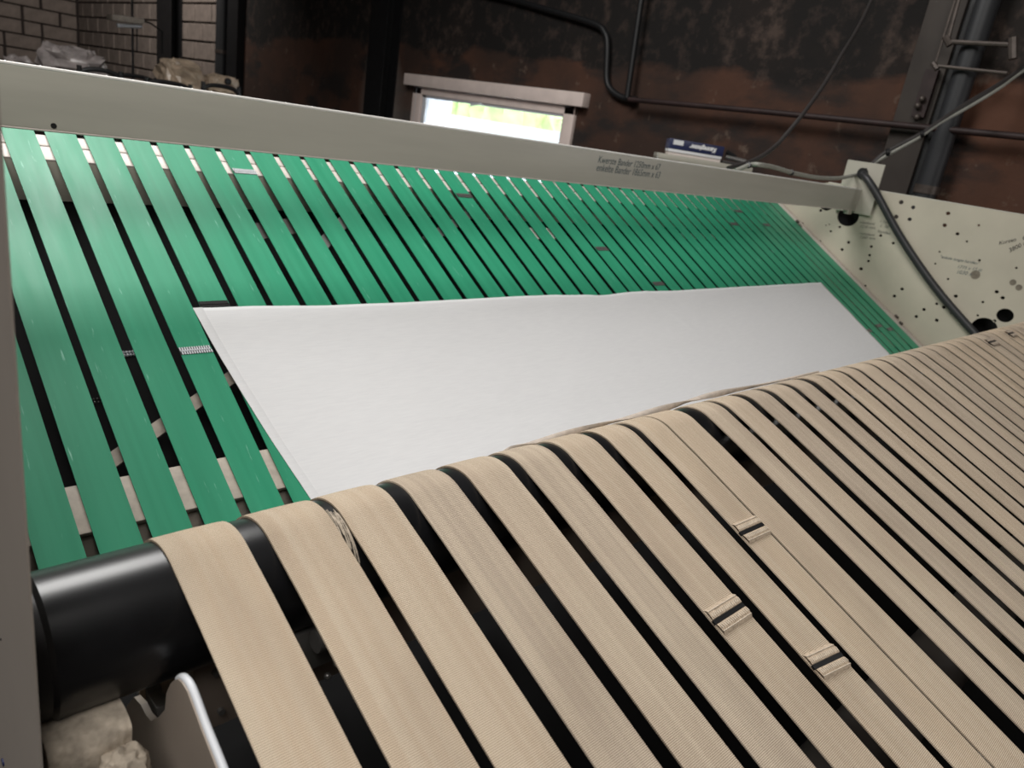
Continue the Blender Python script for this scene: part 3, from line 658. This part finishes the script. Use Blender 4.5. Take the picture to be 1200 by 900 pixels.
for q in ((1040, 178.5, 3.655), (1080, 157, 3.745)): p = xpt(*q); G().tube([p+Vector((-.004, .006, -.002)), p+Vector((.004, -.006, .002))], .017, 10).build('cable_tie', BLACK, t, True)

# ------------------------------------------------------------------ binder, papers, marker behind the crossbeam
# they lie on a tall switch cabinet that stands behind the crossbeam, turned towards the operator
YK = 2.60
O = onY(785, 176, YK); u_ = Vector((O.y, -O.x, 0)).normalized(); u_ = (u_*.97+Vector((1, 0, 0))*.10).normalized(); v_ = Vector((-u_.y, u_.x, 0))
if v_.dot(O) < 0: v_ = -v_
def kp(a, d, z): return Vector((O.x, O.y, 0))+u_*a+v_*d+Vector((0, 0, z))
def on_face(px, py):                          # where a line of sight meets the spine's plane -> (along, height)
    d = ray(px, py); t = Vector((O.x, O.y, 0)).dot(v_)/d.dot(v_); q = d*t; return (q-Vector((O.x, O.y, 0))).dot(u_), q.z
def kbox(a0, a1, d0, d1, z0, z1, m, nm, par=None, bev=.0):
    g = G(); c = kp((a0+a1)/2, (d0+d1)/2, (z0+z1)/2); return g.obox(c, u_*(a1-a0)/2, v_*(d1-d0)/2, (0, 0, (z1-z0)/2)).build(nm, m, par, bevel=bev)
a0, zt0 = on_face(785, 164.5); a1, zt1 = on_face(850, 169.5); _, zb0 = on_face(785, 174.8); _, zb1 = on_face(848, 183); _, zf1 = on_face(847, 190); _, zf0 = on_face(786, 182)
ztop = (zt0+zt1)/2; zsp = (zb0+zb1)/2; zpp = (zf0+zf1)/2
sa0, sz0_ = on_face(771, 182.5); sa1, _ = on_face(882, 197)
t = empty('switch_cabinet', 'pale machine cabinet behind the crossbeam with the binder lying on top', 'cabinet')
kbox(sa0, sa1, -.012, .42, zpp-.030, zpp-.001, PAINT, 'top_board', t, .004)
kbox(sa0+.02, sa1-.02, .01, .40, -H+.02, zpp-.031, PAINT2, 'body', t, .004)
kbox(sa0+.03, sa1-.03, .004, .010, -H+.08, zpp-.06, PAINT2, 'door', t, .002)
kbox(a0+.006, a1-.006, .004, .23, zpp, zpp+(zsp-zpp)*.45, PAPER, 'papers').name = 'paper_stack'
tag(bpy.data.objects['paper_stack'], 'pinkish paper stack directly under the navy binder', 'papers')
tag(kbox(a0+.002, a1-.004, 0, .235, zpp+(zsp-zpp)*.5, zsp-.001, WHITE, 'writing_pad', None, .0015), 'white writing pad between the navy binder and the pinkish papers', 'pad')
bd = empty('ring_binder', 'navy blue binder with white print on its spine', 'binder')
kbox(a0, a1, 0, .25, zsp, ztop, NAVY, 'spine', bd, .002)
hgt = ztop-zsp
l0, _ = on_face(789, 168); l1, _ = on_face(801, 169)
kbox(l0, l1, -.0012, .001, zsp+hgt*.45, zsp+hgt*.92, WHITE, 'label_sticker', bd)
x0t, _ = on_face(809.5, 172); x1t, _ = on_face(839.5, 176)
q = kp(x1t, -.0016, zsp+hgt*.70)
text('Kannegiesser', q, -u_, (0, 0, -1), fit('Kannegiesser', kp(x0t, 0, 0), kp(x1t, 0, 0)), WHITE, bd, 'lettering', ys=1.25, shear=.25, wt=.0016)
mp_ = empty('marker_pen', 'grey marker pen with black cap beside the navy binder', 'pen')
b0, zb_ = on_face(852, 180); b1, zc_ = on_face(876, 185)
G().tube([kp(b0, .03, zsp+.004), kp(b1, .03, zsp-.006)], .013, 12).build('barrel', GALV, mp_, True); G().tube([kp(b0, .03, zsp+.028), kp(b1*.5+b0*.5, .03, zsp+.014)], [.014, .006], 10).build('cap', BLACK, mp_, True)
tag(kbox(a1+.006, sa1-.01, .0, .24, zpp, zsp-.018, DCABLE, 'notebook', None, .002), 'flat dark notebook under the marker pen', 'notebook')

# ------------------------------------------------------------------ white cloth on the green belts
def cloth():
    tl, tr, br_, bl_ = (226, 361), (962, 331), (1042, 414), (363, 583)
    a, b = ong(*tl, .004), ong(*tr, .004)
    xl_t, s_l = a.x, gs(a); xr_t, s_r = b.x, gs(b)
    c, d = ong(*br_, .004), ong(*bl_, .004); xl_b, xr_b = d.x, c.x
    top = [(226,361),(258,360),(400,357),(480,354),(590,348),(640,346),(680,345.5),(705,346),(740,342),(800,340),(870,336),(962,331)]
    tp = [ong(*q, .004) for q in top]; tx = [p.x for p in tp]; tsv = [gs(p) for p in tp]
    def stop(x):
        for i in range(len(tx)-1):
            if x <= tx[i+1]: f = (x-tx[i])/(tx[i+1]-tx[i]); f = f*f*(3-2*f); return tsv[i]+(tsv[i+1]-tsv[i])*f
        return tsv[-1]
    sb = gs(d)-.10
    NX, NS = 220, 60; v = []; 
    for i in range(NX+1):
        for j in range(NS+1):
            t = j/NS; u = i/NX; xt = xl_t+(xr_t-xl_t)*u; xb = xl_b+(xr_b-xl_b)*u
            s = stop(xt)*(1-t)+sb*t; tt = (s-s_l)/(gs(d)-s_l)
            x = xt+(xb-xt)*tt
            x += -.006*sin(pi*min(1, max(0, tt)))*(1-u)**6
            h = .0030+.0012*noise.noise(Vector((x*5, s*9, 1)))+.0006*noise.noise(Vector((x*22, s*26, 4)))+.0016*math.exp(-((x-1.95-(s+.55)*-.5)/.012)**2)*max(0, 1-t*1.4)
            h += .0006*math.exp(-((u)/.012)**2)+.0006*math.exp(-((1-u)/.006)**2)+.0022*max(0, noise.noise(Vector((x*1.7+3, 0, 0))))*max(0, 1-t*9)
            v.append(gpt(x, s, max(.0022, h)))
    n = NS+1; f = [(i*n+j, (i+1)*n+j, (i+1)*n+j+1, i*n+j+1) for i in range(NX) for j in range(NS)]
    o = G().add(v, f)
    tq = empty('table_linen', 'smooth white cotton cloth lying flat across the green belts', 'cloth')
    sh = o.build('sheet', CLOTHM, tq, True)
    m_ = sh.modifiers.new('thickness', 'SOLIDIFY'); m_.thickness = .0008; m_.offset = 1
    # stitched side hem
    g = G(); e0 = [v[2*n+j] for j in range(n)]; vs = []; w0 = .017
    for j in range(n):
        p = v[0*n+j]; vs += [p+GN*.0010+Vector((.0005, 0, 0)), p+Vector((w0, 0, 0))+GN*.0012, p+Vector((w0+.0015, 0, 0))+GN*.0002]
    G().add(vs, [(j*3+q, j*3+q+1, (j+1)*3+q+1, (j+1)*3+q) for j in range(n-1) for q in range(2)]).build('hem', CLOTHM, tq, True)
cloth()
# twisted tape lying behind the crest of the roller
cr = lambda px, py: onY(px, py, .572)
mid = spline([cr(588, 525.5), cr(612, 517), cr(650, 507.5), cr(700, 494), cr(750, 481.5), cr(790, 471), cr(815, 463.5), cr(850, 455.5), cr(905, 444.5), cr(960, 432)], 12)
g = G(); vs = []; K = 8
for i, p in enumerate(mid):
    u = i/(len(mid)-1); ang = u*pi*4.0+.9; wd = (.0052 if u < .75 else .0052*(1-(u-.75)*2.4))*min(1, .25+u*14); th = .0022
    for j in range(K):
        q = 2*pi*j/K; y_, z_ = wd*cos(q), th*sin(q); vs.append(p+Vector((0, y_*cos(ang)-z_*sin(ang), y_*sin(ang)+z_*cos(ang)))-Vector((0, 0, .0065)))
g.add(vs, [(i*K+j, i*K+(j+1) % K, (i+1)*K+(j+1) % K, (i+1)*K+j) for i in range(len(mid)-1) for j in range(K)]+[tuple(range(K)), tuple(range((len(mid)-1)*K, len(mid)*K))])
tag(g.build('twisted_tape', ROPE, None, True), 'beige tape twisted like rope along the crest of the roller', 'tape')

# ------------------------------------------------------------------ lever plate, guard and felt block under the roller end
lv = empty('lever_plate', 'rounded beige lever plate with a bright edge below the black roller', 'lever')
XLv = .165
out = [(200, 801), (203.5, 797.5), (208, 796), (213, 800), (219, 810), (228, 834), (236, 856), (258, 912), (280, 980), (150, 985), (152, 905), (153, 862), (148, 828), (157, 817), (165, 826), (171, 838), (177, 845), (186, 840), (193, 832), (195, 812)]
pl_ = [onX(x, y, XLv) for x, y in out]
G().prism(pl_, (.0050, 0, 0)).build('plate', plain('beige_lever_paint', (.36, .30, .25), .5, 0, .08, 6, .02), lv)
rim = [onX(x, y, XLv) for x, y in out[1:9]]; g = G(); vs = []
G().tube(spline([p+Vector((.004, 0, 0)) for p in rim], 4), .0030, 10).build('rim', WSTEEL, lv, True)
gd = [(160, 812), (171, 806), (173, 814), (183, 830), (186, 846), (180, 848), (172, 838), (165, 826)]
G().prism([onX(x, y, XLv+.02) for x, y in gd], (.012, 0, 0)).build('catch', GALV, lv, bevel=.001)
# felt-covered pad
c0 = onY(50, 870, .45); c1 = onY(150, 845, .45)
g = G(); R_ = 48; nseg = 70
x0_, x1_ = .085, c1.x; zc_ = c1.z; 
for i in range(nseg+1):
    x = x0_+(x1_-x0_)*i/nseg
    for j in range(R_):
        a_ = 2*pi*j/R_; ry = math.copysign(abs(cos(a_))**.6, cos(a_))*.028; rz = math.copysign(abs(sin(a_))**.6, sin(a_))*.0175
        k_ = 1+.10*noise.noise(Vector((x*50, ry*50, rz*50)))+.04*noise.noise(Vector((x*260, ry*260, rz*260)))
        g.v.append((x, .468+ry*k_, zc_-.010+rz*k_))
g.f = [(i*R_+j, i*R_+(j+1) % R_, (i+1)*R_+(j+1) % R_, (i+1)*R_+j) for i in range(nseg) for j in range(R_)]+[tuple(range(R_)), tuple(range(nseg*R_, (nseg+1)*R_))]
tag(g.build('felt_pad', FELT, None, True), 'dusty beige felt pad under the left end of the black roller', 'pad')
q = onY(146, 900, .43); tag(G().ball(q, .016, 40, 28, (1, 1, .9), .25).build('lint_clump', FELT, None, True), 'pale lint clump at the bottom beside the lever plate', 'lint')

# ------------------------------------------------------------------ origins: every thing's origin goes to its base, parts follow
bpy.context.view_layer.update()
W = {}; base = {}
def kids(o): return [c for c in C.objects if c.parent == o]
ch = {}
for o in C.objects:
    if o.parent: ch.setdefault(o.parent.name, []).append(o)
def bb(o):
    if o.type != 'MESH' or o.get('_inst'): return []
    v = o.data.vertices
    if not v: return []
    import numpy as np
    a = np.empty(len(v)*3); v.foreach_get('co', a); a = a.reshape(-1, 3); return [a.min(0), a.max(0)]
def rec(o):
    r = bb(o)
    for c in ch.get(o.name, []): r = r+rec(c)
    return r
def shift(o, parent_org):
    if o.get('_inst'):
        o.location = Vector(o.location)-parent_org; del o['_inst']; return
    if o.type not in ('MESH', 'EMPTY'): return
    r = bb(o) if (o.parent and o.type == 'MESH') else rec(o)
    if not r: return
    lo = [min(x[i] for x in r) for i in range(3)]; hi = [max(x[i] for x in r) for i in range(3)]
    org = Vector(((lo[0]+hi[0])/2, (lo[1]+hi[1])/2, lo[2]))
    if o.type == 'MESH': o.data.transform(Matrix.Translation(-org))
    o.location = org-parent_org
    for c in ch.get(o.name, []): shift(c, org)
for o in [x for x in C.objects if not x.parent]: shift(o, Vector((0, 0, 0)))
